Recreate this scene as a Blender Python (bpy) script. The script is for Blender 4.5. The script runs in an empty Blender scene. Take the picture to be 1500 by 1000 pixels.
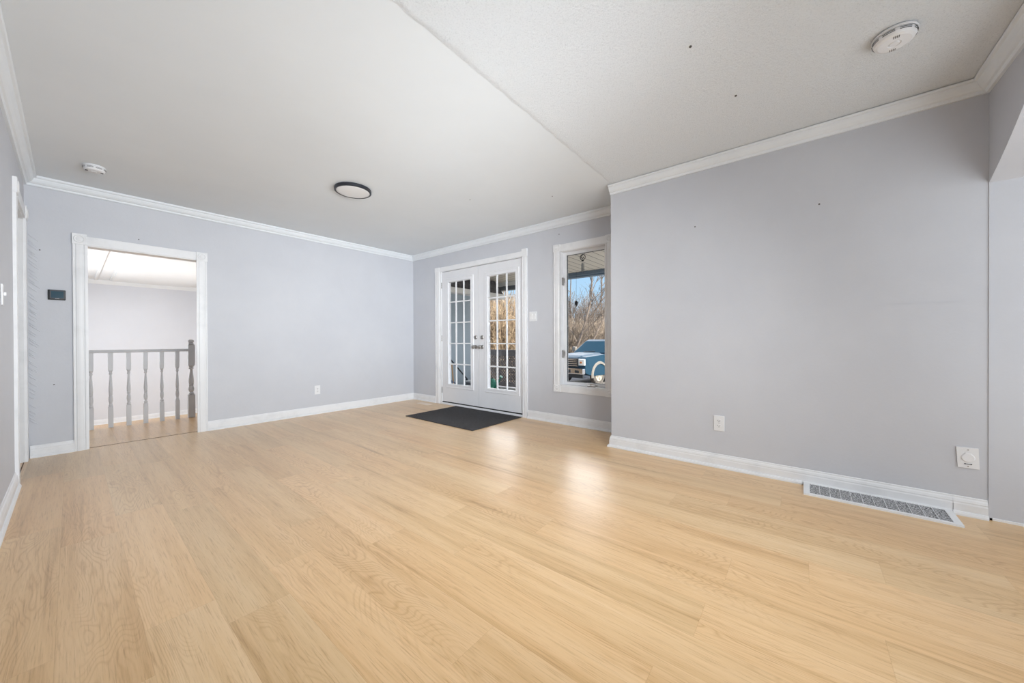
import bpy, bmesh, math, random
from mathutils import Vector, Matrix
random.seed(7)
S = bpy.context.scene
COL = S.collection
PI = math.pi

# ------------------------------------------------------------------ camera
YAW, PITCH, ROLL, FPX = 0.88904821, -0.00422515, -0.00383522, 523.64467
F = Vector((math.sin(YAW)*math.cos(PITCH), math.cos(YAW)*math.cos(PITCH), math.sin(PITCH)))
Rr = Vector((math.cos(YAW), -math.sin(YAW), 0)); Uu = Rr.cross(F)
R2 = Rr*math.cos(ROLL)+Uu*math.sin(ROLL); U2 = -Rr*math.sin(ROLL)+Uu*math.cos(ROLL)
cam = bpy.data.cameras.new('camera'); cam.sensor_width = 36; cam.lens = 36*FPX/1500
cam.clip_start = 0.02; cam.clip_end = 300
co = bpy.data.objects.new('camera', cam); COL.objects.link(co)
co.matrix_world = Matrix(((R2.x, U2.x, -F.x, 0), (R2.y, U2.y, -F.y, 0), (R2.z, U2.z, -F.z, 1.0), (0, 0, 0, 1)))
S.camera = co

# ------------------------------------------------------------------ sky, sun, exposure
S.view_settings.view_transform = 'Standard'; S.view_settings.look = 'None'
S.view_settings.gamma = 1; S.view_settings.use_curve_mapping = False
S.view_settings.exposure = 0.16
w = bpy.data.worlds.new('sky'); S.world = w; w.use_nodes = True
nt = w.node_tree; nt.nodes.clear()
def wn(t, **k):
    n = nt.nodes.new(t)
    for a, b in k.items(): setattr(n, a, b)
    return n
tc = wn('ShaderNodeTexCoord'); sx = wn('ShaderNodeSeparateXYZ'); nt.links.new(tc.outputs['Generated'], sx.inputs[0])
cr = wn('ShaderNodeValToRGB'); nt.links.new(sx.outputs['Z'], cr.inputs[0])
SKY = [(0.0, (.58, .72, .84, 1)), (.12, (.43, .66, .88, 1)), (.30, (.32, .55, .84, 1)), (1.0, (.16, .32, .70, 1))]
cr.color_ramp.elements[0].position = SKY[0][0]; cr.color_ramp.elements[0].color = SKY[0][1]
cr.color_ramp.elements[1].position = 1.0; cr.color_ramp.elements[1].color = SKY[-1][1]
for p_, c_ in SKY[1:-1]:
    e = cr.color_ramp.elements.new(p_); e.color = c_
# bright cloud bank added above the view to feed light through the windows
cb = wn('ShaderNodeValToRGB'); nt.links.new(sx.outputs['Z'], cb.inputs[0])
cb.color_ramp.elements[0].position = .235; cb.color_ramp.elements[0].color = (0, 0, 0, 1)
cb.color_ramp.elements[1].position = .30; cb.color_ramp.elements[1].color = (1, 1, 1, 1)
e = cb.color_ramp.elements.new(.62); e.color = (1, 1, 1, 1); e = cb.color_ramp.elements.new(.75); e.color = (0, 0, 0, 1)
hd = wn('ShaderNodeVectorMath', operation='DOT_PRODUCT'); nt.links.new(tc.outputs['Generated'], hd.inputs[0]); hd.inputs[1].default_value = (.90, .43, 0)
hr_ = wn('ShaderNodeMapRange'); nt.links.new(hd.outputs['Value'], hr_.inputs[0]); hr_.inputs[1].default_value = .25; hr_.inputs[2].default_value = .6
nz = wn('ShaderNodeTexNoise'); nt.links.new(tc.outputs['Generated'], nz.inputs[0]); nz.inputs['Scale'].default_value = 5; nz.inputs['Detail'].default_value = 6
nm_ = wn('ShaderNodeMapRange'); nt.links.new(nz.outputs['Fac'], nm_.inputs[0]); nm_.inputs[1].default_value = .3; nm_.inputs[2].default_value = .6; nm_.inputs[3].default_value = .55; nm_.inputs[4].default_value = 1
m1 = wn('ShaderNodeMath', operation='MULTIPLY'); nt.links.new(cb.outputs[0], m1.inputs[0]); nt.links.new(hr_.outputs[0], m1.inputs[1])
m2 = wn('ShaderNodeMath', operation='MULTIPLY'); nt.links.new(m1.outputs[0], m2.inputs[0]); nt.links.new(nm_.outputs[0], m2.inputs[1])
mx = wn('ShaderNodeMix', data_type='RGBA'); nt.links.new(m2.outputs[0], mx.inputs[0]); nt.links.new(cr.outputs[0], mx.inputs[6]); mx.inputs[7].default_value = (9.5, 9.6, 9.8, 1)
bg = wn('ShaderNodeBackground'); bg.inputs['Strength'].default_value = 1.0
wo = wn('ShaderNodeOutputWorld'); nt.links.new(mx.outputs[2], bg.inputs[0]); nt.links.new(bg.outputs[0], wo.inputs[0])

sun = bpy.data.lights.new('sun', 'SUN'); sun.energy = 9.0; sun.angle = 0.01; sun.color = (1, .93, .82)
so = bpy.data.objects.new('sun', sun); COL.objects.link(so)
so.rotation_euler = Vector((.20, .80, -.56)).to_track_quat('-Z', 'Y').to_euler()

def area(name, loc, direction, sx_, sy_, power, color=(1, 1, 1)):
    l = bpy.data.lights.new(name, 'AREA'); l.shape = 'RECTANGLE'; l.size = sx_; l.size_y = sy_
    l.energy = power; l.color = color
    o = bpy.data.objects.new(name, l); COL.objects.link(o); o.location = loc
    o.rotation_euler = Vector(direction).to_track_quat('-Z', 'Y').to_euler()
    return o
# added unseen area lamp, fill from behind the camera
area('rear_room_fill', (1.5, -1.7, 1.20), (0, 1, .03), 3.2, 2.0, 43, (.90, .955, 1))
# more fill lamps added behind the camera to lift the dark interior
def fill_lamp(name, loc, target, size, power, deg):
    o = area(name, loc, Vector(target)-Vector(loc), size, size, power, (.90, .955, 1)); o.data.spread = math.radians(deg)
fill_lamp('fill_lamp', (.9, -.68, 1.35), (3.3, 4.6, 1.3), 1.1, 7, 90)
fill_lamp('fill_lamp_doors', (.5, -.70, 1.1), (3.4, 4.6, 1.5), .8, 13, 50)
fill_lamp('fill_lamp_back', (.9, -.68, 1.35), (.9, 5.1, 1.5), 1.1, 18, 90)
fill_lamp('fill_lamp_left', (2.3, -.75, 1.25), (-.1, 4.8, 1.55), 1.0, 8, 62)
fill_lamp('fill_lamp_low', (1.2, -.66, 1.7), (2.4, 2.6, 0), .8, 14, 110)
area('sunken_room_fill', (-0.72, 9.6, 0.9), (1, 0, -.25), 3.6, 1.9, 140, (.90, .955, 1))  # added lamp pair brightening the sunken room from out of sight
area('sunken_room_fill_far', (3.2, 9.2, 0.6), (-1, 0, -.15), 3.0, 1.6, 62, (.90, .955, 1))

# ------------------------------------------------------------------ constants of the room
XL, XR, XF, YB, YN, YC = -0.25, 3.181, 3.681, 5.156, -0.798, 1.387
ZC = 2.425

# ------------------------------------------------------------------ materials
def mat(name, color, rough=.6, spec=.5, metal=0, **k):
    m = bpy.data.materials.new(name); m.use_nodes = True
    b = m.node_tree.nodes['Principled BSDF']
    b.inputs['Base Color'].default_value = (*color, 1); b.inputs['Roughness'].default_value = rough
    b.inputs['Specular IOR Level'].default_value = spec; b.inputs['Metallic'].default_value = metal
    for a, v in k.items(): b.inputs[a].default_value = v
    return m
class N:
    def __init__(s, m): s.t = m.node_tree; s.b = s.t.nodes['Principled BSDF']
    def new(s, t, **k):
        n = s.t.nodes.new(t)
        for a, b in k.items(): setattr(n, a, b)
        return n
    def link(s, a, b): s.t.links.new(a, b)
    def val(s, inp, v):
        if isinstance(v, (int, float)): inp.default_value = v
        elif isinstance(v, tuple): inp.default_value = v
        else: s.link(v, inp)
    def math(s, op, a, b=0.0, c=None):
        n = s.new('ShaderNodeMath', operation=op); s.val(n.inputs[0], a); s.val(n.inputs[1], b)
        if c is not None: s.val(n.inputs[2], c)
        return n.outputs[0]
    def pos(s):
        g = s.new('ShaderNodeNewGeometry'); return g.outputs['Position']
    def sep(s, v):
        n = s.new('ShaderNodeSeparateXYZ'); s.link(v, n.inputs[0]); return n.outputs
    def comb(s, x, y, z):
        n = s.new('ShaderNodeCombineXYZ')
        for i, v in enumerate((x, y, z)): s.val(n.inputs[i], v)
        return n.outputs[0]
    def noise(s, vec, scale, detail=4, rough=.5, dist=0):
        n = s.new('ShaderNodeTexNoise'); s.link(vec, n.inputs['Vector'])
        n.inputs['Scale'].default_value = scale; n.inputs['Detail'].default_value = detail
        n.inputs['Roughness'].default_value = rough; n.inputs['Distortion'].default_value = dist
        return n.outputs['Fac']
    def ramp(s, fac, stops):
        n = s.new('ShaderNodeValToRGB'); s.link(fac, n.inputs[0]); e = n.color_ramp.elements
        e[0].position, e[0].color = stops[0][0], (*stops[0][1], 1); e[1].position, e[1].color = stops[-1][0], (*stops[-1][1], 1)
        for p, c in stops[1:-1]:
            q = e.new(p); q.color = (*c, 1)
        return n.outputs[0]
    def mix(s, fac, a, b, blend='MIX'):
        n = s.new('ShaderNodeMix', data_type='RGBA', blend_type=blend); s.val(n.inputs[0], fac)
        for i, v in ((6, a), (7, b)):
            if isinstance(v, tuple): n.inputs[i].default_value = (*v[:3], 1)
            else: s.link(v, n.inputs[i])
        return n.outputs[2]
    def bump(s, h, strength, dist=.01, normal=None):
        n = s.new('ShaderNodeBump'); s.link(h, n.inputs['Height']); n.inputs['Strength'].default_value = strength
        n.inputs['Distance'].default_value = dist
        if normal is not None: s.link(normal, n.inputs['Normal'])
        return n.outputs[0]
def noisy(name, c, dark, rough=.6, scale=3, bscale=60, bstr=.15, bdist=.002, lo=.35, hi=.65, spec=.4):
    m = mat(name, c, rough, spec); n = N(m); p = n.pos()
    f = n.noise(p, scale, 6, .62)
    n.link(n.ramp(f, [(lo, dark), (hi, c)]), n.b.inputs['Base Color'])
    n.link(n.bump(n.noise(p, bscale, 5, .6), bstr, bdist), n.b.inputs['Normal'])
    return m

M = {}
M['wall'] = noisy('wall_paint', (.570, .582, .620), (.540, .552, .592), .55, 1.7, 55, .22, .003)
M['rear'] = noisy('rear_room_paint', (.62, .63, .66), (.58, .59, .62), .6)
M['sunken'] = noisy('sunken_room_paint', (.66, .67, .71), (.63, .64, .68), .6, 1.2)
M['ceiling'] = noisy('smooth_ceiling_paint', (.755, .795, .83), (.73, .77, .805), .7, 1.3, 40, .12, .002)
M['hallceiling'] = noisy('hall_ceiling_paint', (.76, .775, .79), (.73, .745, .76), .7, 1.3, 40, .1, .002)
M['trim'] = noisy('white_trim_paint', (.78, .785, .80), (.71, .715, .73), .38, 5, 90, .12, .001, .30, .5)
M['crown'] = noisy('crown_paint', (.77, .805, .84), (.74, .775, .81), .45, 4, 60, .12, .001)
M['door'] = noisy('door_paint', (.74, .745, .77), (.71, .715, .74), .35, 4, 70, .08, .001)
M['plastic'] = mat('white_plastic', (.75, .757, .775), .35)
M['dark'] = mat('black_slot', (.02, .02, .02), .6)
M['grime'] = mat('grime', (.09, .085, .08), .9)
M['seam'] = mat('brown_seam', (.16, .09, .05), .8)
M['satin'] = mat('satin_nickel', (.40, .39, .38), .30, .5, 1)
M['black_metal'] = mat('black_metal', (.012, .014, .02), .4)
M['glass'] = mat('pane_glass', (1, 1, 1), .0, .5, 0, **{'Transmission Weight': 1.0, 'IOR': 1.01})
M['rail'] = noisy('railing_paint', (.60, .605, .62), (.56, .565, .58), .4, 6)
M['screen'] = mat('display_glass', (.01, .05, .08), .12)
M['diffuser'] = mat('lamp_diffuser', (.80, .80, .80), .35)

# popcorn ceiling
def popcorn():
    m = mat('textured_ceiling_paint', (.68, .68, .67), .8, .2); n = N(m); p = n.pos()
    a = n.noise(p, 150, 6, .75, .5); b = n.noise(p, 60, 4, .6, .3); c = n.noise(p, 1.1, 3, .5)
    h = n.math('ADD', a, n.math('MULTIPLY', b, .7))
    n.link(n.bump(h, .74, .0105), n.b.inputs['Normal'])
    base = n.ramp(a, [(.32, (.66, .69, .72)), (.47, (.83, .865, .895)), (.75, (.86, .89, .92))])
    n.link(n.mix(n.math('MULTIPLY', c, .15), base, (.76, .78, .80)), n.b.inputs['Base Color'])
    return m
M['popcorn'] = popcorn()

# laminate planks, laid along Y
def floor_mat(name, w_=.193, L=1.29, x0=.04, tint=(1, 1, 1)):
    m = mat(name, (.7, .5, .32), .32, .5); n = N(m); p = n.pos(); X, Y, Z = n.sep(p)
    xr_ = n.math('DIVIDE', n.math('ADD', X, x0+10*w_), w_); row = n.math('FLOOR', xr_); fx = n.math('FRACT', xr_)
    wn1 = n.new('ShaderNodeTexWhiteNoise', noise_dimensions='1D'); n.link(row, wn1.inputs['W'])
    yy = n.math('ADD', n.math('DIVIDE', Y, L), n.math('MULTIPLY', wn1.outputs['Value'], 7.0))
    col = n.math('FLOOR', yy); fy = n.math('FRACT', yy)
    wn2 = n.new('ShaderNodeTexWhiteNoise', noise_dimensions='2D'); n.link(n.comb(row, col, 0.0), wn2.inputs['Vector'])
    rid = wn2.outputs['Value']; rs = n.sep(wn2.outputs['Color'])
    # every plank gets its own stretch of grain
    gx = n.math('ADD', X, n.math('MULTIPLY', rid, 37.0)); gy = n.math('ADD', Y, n.math('MULTIPLY', rs[1], 53.0))
    v1 = n.comb(n.math('MULTIPLY', gx, 30.0), n.math('MULTIPLY', gy, 1.1), rid)
    band = n.noise(n.comb(n.math('MULTIPLY', gx, 9.0), n.math('MULTIPLY', gy, .42), rid), 1.0, 3, .5, .3)
    streak = n.math('ADD', n.math('MULTIPLY', n.noise(v1, 1.0, 7, .68, .5), .5), n.math('MULTIPLY', band, .5))
    v2 = n.comb(n.math('MULTIPLY', gx, 230.0), n.math('MULTIPLY', gy, 7.0), rid)
    fine = n.noise(v2, 1.0, 4, .7, .2)
    # cathedral rings: contour lines of a stretched noise field
    v3 = n.comb(n.math('MULTIPLY', gx, 5.5), n.math('MULTIPLY', gy, 1.0), rid)
    fld = n.noise(v3, 1.0, 2, .45, .25)
    rings = n.math('PINGPONG', n.math('MULTIPLY', fld, 40.0), .5)
    rings = n.math('MULTIPLY', rings, 2.0)
    ringmask = n.ramp(n.noise(n.comb(n.math('MULTIPLY', gx, 4.0), n.math('MULTIPLY', gy, .8), 3.0), 1.0, 2), [(.46, (0, 0, 0)), (.62, (1, 1, 1))])
    t = tint
    def c(*v): return tuple(a*b for a, b in zip(v, t))
    base = n.ramp(streak, [(.33, c(.48, .28, .115)), (.42, c(.645, .415, .200)), (.52, c(.715, .482, .252)), (.66, c(.765, .540, .310))])
    finec = n.ramp(fine, [(.33, (.72, .64, .55)), (.47, (1, 1, 1)), (.75, (1.05, 1.05, 1.05))])
    base = n.mix(.75, base, finec, 'MULTIPLY')
    ringc = n.ramp(rings, [(0.0, (.80, .72, .62)), (.5, (1, 1, 1))])
    base = n.mix(n.math('MULTIPLY', ringmask, .75), base, ringc, 'MULTIPLY')
    plank = n.ramp(rid, [(0.0, (.955, .95, .94)), (.5, (1, 1, 1)), (1.0, (1.03, 1.035, 1.05))])
    base = n.mix(1.0, base, plank, 'MULTIPLY')
    warm = n.ramp(rs[2], [(.0, (1.02, .985, .95)), (1.0, (.985, 1.005, 1.02))])
    base = n.mix(1.0, base, warm, 'MULTIPLY')
    ex = n.math('MINIMUM', fx, n.math('SUBTRACT', 1.0, fx)); ey = n.math('MULTIPLY', n.math('MINIMUM', fy, n.math('SUBTRACT', 1.0, fy)), L/w_)
    e = n.math('MINIMUM', ex, ey); seam = n.ramp(e, [(.0, (.84, .78, .72)), (.008, (1, 1, 1))])
    base = n.mix(.7, base, seam, 'MULTIPLY')
    n.link(base, n.b.inputs['Base Color'])
    n.link(n.math('ADD', n.math('MULTIPLY', streak, .16), .27), n.b.inputs['Roughness'])
    h = n.math('ADD', n.math('MULTIPLY', fine, .25), n.math('MULTIPLY', n.math('MINIMUM', e, .01), 60.0))
    h = n.math('ADD', h, n.math('MULTIPLY', n.noise(n.comb(n.math('MULTIPLY', X, 5.0), n.math('MULTIPLY', Y, 2.0), 0.0), 1.0, 2), 2.2))
    n.link(n.bump(h, .22, .0022), n.b.inputs['Normal'])
    n.b.inputs['IOR'].default_value = 1.5
    n.b.inputs['Coat Weight'].default_value = .5; n.b.inputs['Coat Roughness'].default_value = .30
    return m
M['floor'] = floor_mat('oak_laminate')
M['landing'] = floor_mat('oak_laminate_landing', w_=.62, x0=-.28+.0, tint=(.98, .93, .84))

def mat_rug():
    m = mat('charcoal_mat', (.05, .05, .055), .95, .1); n = N(m); p = n.pos()
    f = n.noise(p, 160, 3, .8); g = n.noise(p, 3, 3)
    a = n.ramp(f, [(.30, (.015, .015, .018)), (.5, (.05, .052, .058)), (.72, (.20, .20, .21))])
    a = n.mix(n.math('MULTIPLY', g, .35), a, (.07, .05, .035))
    n.link(a, n.b.inputs['Base Color']); n.link(n.bump(f, .8, .004), n.b.inputs['Normal'])
    return m
M['mat'] = mat_rug()
def mat_grille():
    m = mat('dusty_grille', (.1, .1, .1), .8, .3); n = N(m); p = n.pos(); X, Y, Z = n.sep(p)
    f = n.noise(n.comb(n.math('MULTIPLY', X, 330.0), n.math('MULTIPLY', Y, 110.0), 0.0), 1.0, 3, .75)
    n.link(n.ramp(f, [(.40, (.015, .015, .017)), (.48, (.10, .10, .105)), (.57, (.75, .75, .77))]), n.b.inputs['Base Color'])
    return m
M['grille'] = mat_grille()
# outdoors
def mat_soffit():
    m = mat('porch_ceiling_boards', (.60, .555, .47), .6, .3); n = N(m); X, Y, Z = n.sep(n.pos())
    f = n.math('FRACT', n.math('DIVIDE', n.math('ADD', Y, 20.0), .15))
    n.link(n.ramp(f, [(.0, (.10, .09, .08)), (.07, (.14, .13, .11)), (.10, (.56, .53, .47)), (1.0, (.60, .57, .50))]), n.b.inputs['Base Color'])
    return m
M['soffit'] = mat_soffit()
M['siding'] = noisy('blue_grey_siding', (.37, .43, .47), (.34, .395, .435), .7, 3)
M['shingle'] = noisy('dark_shingles', (.15, .15, .16), (.07, .07, .078), .9, 9, 60, .6, .01)
M['fascia'] = mat('pale_fascia', (.72, .71, .68), .6)
M['beam'] = mat('slate_blue_beam', (.14, .19, .25), .6)
M['white_out'] = mat('white_exterior_trim', (.85, .85, .82), .5)
M['lattice'] = noisy('weathered_lattice', (.27, .24, .24), (.18, .16, .16), .8, 8)
M['deck'] = noisy('deck_boards', (.55, .54, .52), (.45, .44, .43), .8, 4)
M['ground'] = noisy('winter_ground', (.42, .37, .28), (.26, .22, .16), .95, .6, 8, .5, .1)
M['gravel'] = noisy('gravel_drive', (.26, .25, .24), (.18, .17, .165), .95, 2.5, 30, .5, .03)
M['bark'] = noisy('grey_brown_bark', (.22, .18, .15), (.11, .09, .075), .9, 5)
def mat_brush():
    m = mat('dry_brush_stems', (.55, .42, .26), .9, .1); n = N(m); p = n.pos()
    f = n.noise(p, 3.2, 4, .8)
    n.link(n.ramp(f, [(.30, (.08, .06, .055)), (.42, (.22, .165, .12)), (.55, (.38, .295, .20)), (.75, (.55, .46, .35))]), n.b.inputs['Base Color'])
    return m
M['brush'] = mat_brush()
M['brush_dull'] = mat_brush(); M['brush_dull'].name = 'dull_brush_stems'
for q, c_ in zip([n for n in M['brush_dull'].node_tree.nodes if n.type == 'VALTORGB'][0].color_ramp.elements, ((.08, .065, .06), (.21, .17, .14), (.36, .30, .235), (.52, .45, .38))): q.color = (*c_, 1)
M['truck'] = mat('blue_truck_paint', (.012, .045, .078), .5, .25, .0, **{'Coat Weight': .0, 'Coat Roughness': .15})
M['arch'] = mat('silver_grey_trim', (.24, .225, .20), .5)
M['chrome'] = mat('chrome', (.75, .76, .78), .18, .5, 1)
M['tyre'] = noisy('dusty_tyre', (.16, .145, .13), (.06, .055, .05), .9, 12)
M['alloy'] = mat('dusty_alloy', (.62, .58, .50), .4, .5, .5)
M['lamp_glass'] = mat('headlamp_glass', (.82, .84, .80), .08, .6)
M['tint'] = mat('windscreen_glass', (.02, .05, .07), .08, .35)
M['black_plastic'] = mat('black_plastic', (.03, .035, .04), .5)
M['orange'] = mat('orange_indicator', (.55, .2, .05), .3)
M['green'] = mat('green_plastic', (.03, .22, .14), .4)
M['navy'] = mat('navy_plastic', (.02, .05, .14), .4)
M['greybox'] = mat('grey_plastic', (.16, .18, .20), .6)
M['woodpole'] = mat('varnished_wood', (.55, .32, .12), .5)
M['snowwhite'] = mat('white_painted_board', (.85, .85, .85), .5)

# ------------------------------------------------------------------ mesh helpers
def link(name, bm, m, parent=None, smooth=False):
    bmesh.ops.recalc_face_normals(bm, faces=bm.faces[:])
    me = bpy.data.meshes.new(name); bm.to_mesh(me); bm.free()
    if isinstance(m, (list, tuple)):
        for q in m: me.materials.append(q)
    else: me.materials.append(m)
    if smooth:
        for f in me.polygons: f.use_smooth = True
    o = bpy.data.objects.new(name, me); COL.objects.link(o)
    if parent: o.parent = parent
    return o
def box(bm, x0, x1, y0, y1, z0, z1, bev=0):
    xs, ys, zs = sorted((x0, x1)), sorted((y0, y1)), sorted((z0, z1))
    v = [bm.verts.new((x, y, z)) for x in xs for y in ys for z in zs]
    fs = [(0, 1, 3, 2), (4, 6, 7, 5), (0, 4, 5, 1), (2, 3, 7, 6), (0, 2, 6, 4), (1, 5, 7, 3)]
    F_ = [bm.faces.new([v[i] for i in f]) for f in fs]
    if bev:
        es = list({e for f in F_ for e in f.edges})
        bmesh.ops.bevel(bm, geom=es, offset=bev, segments=2, affect='EDGES', profile=.6)
def prism(bm, pts, o, u, v, wdir, length):
    """polygon pts (in u,v) extruded along wdir"""
    o, u, v, wdir = map(Vector, (o, u, v, wdir))
    a = [bm.verts.new(o+u*p[0]+v*p[1]) for p in pts]; b = [bm.verts.new(o+u*p[0]+v*p[1]+wdir*length) for p in pts]
    n = len(pts)
    for i in range(n): bm.faces.new((a[i], a[(i+1) % n], b[(i+1) % n], b[i]))
    bm.faces.new(a); bm.faces.new(b[::-1])
def cyl(bm, p0, p1, r0, r1=None, n=16, caps=True):
    p0, p1 = Vector(p0), Vector(p1); r1 = r0 if r1 is None else r1
    d = (p1-p0).normalized(); a = d.orthogonal().normalized(); b = d.cross(a)
    A = [bm.verts.new(p0+(a*math.cos(2*PI*i/n)+b*math.sin(2*PI*i/n))*r0) for i in range(n)]
    B = [bm.verts.new(p1+(a*math.cos(2*PI*i/n)+b*math.sin(2*PI*i/n))*r1) for i in range(n)]
    for i in range(n): bm.faces.new((A[i], A[(i+1) % n], B[(i+1) % n], B[i]))
    if caps: bm.faces.new(A[::-1]); bm.faces.new(B)
def lathe(bm, prof, o, axis=(0, 0, 1), n=24):
    """prof: (radius, height) list, spun around axis at o"""
    o = Vector(o); d = Vector(axis).normalized(); a = d.orthogonal().normalized(); b = d.cross(a)
    rings = []
    for r, h in prof:
        if r < 1e-6: rings.append([bm.verts.new(o+d*h)])
        else: rings.append([bm.verts.new(o+d*h+(a*math.cos(2*PI*i/n)+b*math.sin(2*PI*i/n))*r) for i in range(n)])
    for q in range(len(rings)-1):
        A, B = rings[q], rings[q+1]
        for i in range(n):
            j = (i+1) % n
            if len(A) == 1 and len(B) == 1: continue
            if len(A) == 1: bm.faces.new((A[0], B[i], B[j]))
            elif len(B) == 1: bm.faces.new((A[i], A[j], B[0]))
            else: bm.faces.new((A[i], A[j], B[j], B[i]))
def sweep(bm, path, prof, side=1):
    """profile (d, z) swept along a plan polyline with mitres; d is measured to the left (side=1) of travel"""
    P = [Vector((p[0], p[1], 0)) for p in path]; n = len(P); sec = []
    for i in range(n):
        def nrm(a, b):
            t = (b-a).normalized(); return Vector((-t.y, t.x, 0))*side
        if i == 0: k = nrm(P[0], P[1])
        elif i == n-1: k = nrm(P[-2], P[-1])
        else:
            n1, n2 = nrm(P[i-1], P[i]), nrm(P[i], P[i+1]); k = (n1+n2)/(1+n1.dot(n2))
        sec.append([bm.verts.new(P[i]+k*d+Vector((0, 0, z))) for d, z in prof])
    m = len(prof)
    for i in range(n-1):
        for j in range(m):
            q = (j+1) % m
            bm.faces.new((sec[i][j], sec[i][q], sec[i+1][q], sec[i+1][j]))
    bm.faces.new(sec[0]); bm.faces.new(sec[-1][::-1])
def tube(bm, pts, r, n=8, r1=None):
    pts = [Vector(p) for p in pts]; r1 = r if r1 is None else r1; rings = []
    a = None
    for i, p in enumerate(pts):
        d = (pts[min(i+1, len(pts)-1)]-pts[max(i-1, 0)]).normalized()
        if a is None: a = d.orthogonal().normalized()
        a = (a-d*a.dot(d)).normalized(); b = d.cross(a); rr = r+(r1-r)*i/(len(pts)-1)
        rings.append([bm.verts.new(p+(a*math.cos(2*PI*k/n)+b*math.sin(2*PI*k/n))*rr) for k in range(n)])
    for A, B in zip(rings, rings[1:]):
        for i in range(n): bm.faces.new((A[i], A[(i+1) % n], B[(i+1) % n], B[i]))
    bm.faces.new(rings[0][::-1]); bm.faces.new(rings[-1])
BM = bmesh.new
def struct(o, label=None, cat=None):
    o['kind'] = 'structure'
    if label: o['label'] = label
    if cat: o['category'] = cat
    return o
def tag(o, label, cat, group=None, kind=None):
    o['label'] = label; o['category'] = cat
    if group: o['group'] = group
    if kind: o['kind'] = kind
    return o
def empty(name, loc, label, cat, group=None, rz=0):
    o = bpy.data.objects.new(name, None); COL.objects.link(o); o.location = loc; o.rotation_euler = (0, 0, rz)
    o.empty_display_size = .05
    return tag(o, label, cat, group)

# ================================================================== ROOM SHELL
T = .12
b = BM(); box(b, XL-T, 6.0-2.33, -4.0, YB+.045, -.2, 0); struct(link('floor', b, M['floor']), 'honey oak laminate floor of the living room', 'floor')
b = BM(); box(b, XL-T, XF+.15, -4.0, YB+T, ZC, ZC+.15); struct(link('ceiling', b, M['ceiling']), 'smooth pale ceiling beside the textured part', 'ceiling')
# textured part, a few millimetres proud, with a ragged edge
b = BM(); K = 70; rnd = random.Random(3)
ys = [1.36+.022*(3.2-x)/3*0+rnd.uniform(-.006, .006) for x in [0]*(K+1)]
xs_ = [XL-.0+(XR-XL)*i/K for i in range(K+1)]
tp = [b.verts.new((x, 1.325+.036*(x/3.1)+rnd.uniform(-.007, .007), ZC-.0005)) for x in xs_]
lo = [b.verts.new((v.co.x, v.co.y-.030, ZC-.004)) for v in tp]; bk = [b.verts.new((x, YN, ZC-.004)) for x in xs_]
for i in range(K):
    b.faces.new((tp[i], tp[i+1], lo[i+1], lo[i])); b.faces.new((lo[i], lo[i+1], bk[i+1], bk[i]))
tt = [b.verts.new((v.co.x, v.co.y, ZC)) for v in tp]
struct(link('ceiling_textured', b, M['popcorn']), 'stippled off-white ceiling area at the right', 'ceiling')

# left wall with a doorway near the corner
D0, D1, DZ = 4.29, 5.02, 2.03
b = BM(); box(b, XL-T, XL, -4.0, D0, 0, ZC); box(b, XL-T, XL, D1, YB, 0, ZC); box(b, XL-T, XL, D0, D1, DZ, ZC)
struct(link('wall_left', b, M['wall']), 'pale lavender grey wall at the far left', 'wall')
# back wall with the doorway to the landing
A0, A1, AZ = .088, .902, 1.897
b = BM(); box(b, XL-T, A0, YB, YB+T, 0, ZC); box(b, A1, XF+T, YB, YB+T, 0, ZC); box(b, A0, A1, YB, YB+T, AZ, ZC)
struct(link('wall_back', b, M['wall']), 'pale lavender grey wall with the doorway to the landing', 'wall')
# wall of the french doors and the casement window
FY0, FY1, FZ = 2.808, 4.432, 2.078
W0, W1, WZ0, WZ1 = 1.66, 2.25, .45, 2.06
b = BM()
XO = XF+.15
box(b, XF, XO, FY1, YB, 0, ZC); box(b, XF, XO, FY0, FY1, FZ, ZC); box(b, XF, XO, W1, FY0, 0, ZC)
box(b, XF, XO, W0, W1, 0, WZ0); box(b, XF, XO, W0, W1, WZ1, ZC); box(b, XF, XO, YC-.3, W0, 0, ZC)
struct(link('wall_far', b, M['wall']), 'pale grey wall holding the french doors and window', 'wall')
# right wall standing forward of it
b = BM(); box(b, XR, XR+T+.02, YN-.12, YC-.12, 0, ZC); box(b, XR, XF, YC-.12, YC, 0, ZC)
struct(link('wall_right', b, M['wall']), 'long pale grey wall standing forward at the right', 'wall')
# header wall with a low arch behind and to the right of the camera
arch = [(XR, 1.853), (3.05, 1.920), (2.961, 1.969), (2.87, 2.026), (2.784, 2.084), (2.68, 2.135), (2.54, 2.18), (2.35, 2.21), (2.1, 2.22)]
mir = [(XL+XR-x, z) for x, z in arch[::-1]]
poly = arch+mir+[(XL, ZC), (XR, ZC)]
b = BM(); prism(b, poly, (0, YN, 0), (1, 0, 0), (0, 0, 1), (0, -1, 0), .125)
struct(link('wall_front', b, M['wall']), 'header wall over the arched opening at far right', 'wall')
b = BM(); box(b, XL-T-.5, 4.6, -4.12, -4.0, 0, ZC); struct(link('wall_rear', b, M['rear']))
b = BM(); box(b, 4.2, 4.32, -4.0, YN-.12, 0, ZC); box(b, XR+T, 4.32, YN-.14, YN-.02, 0, ZC); struct(link('wall_rear_side', b, M['rear']))
b = BM(); box(b, 3.67, 4.32, -4.0, YN-.12, -.2, 0); struct(link('floor_rear', b, M['floor']))
b = BM(); box(b, XF+.15, 4.32, -4.0, YN-.02, ZC, ZC+.15); struct(link('ceiling_rear', b, M['ceiling']))
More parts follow.
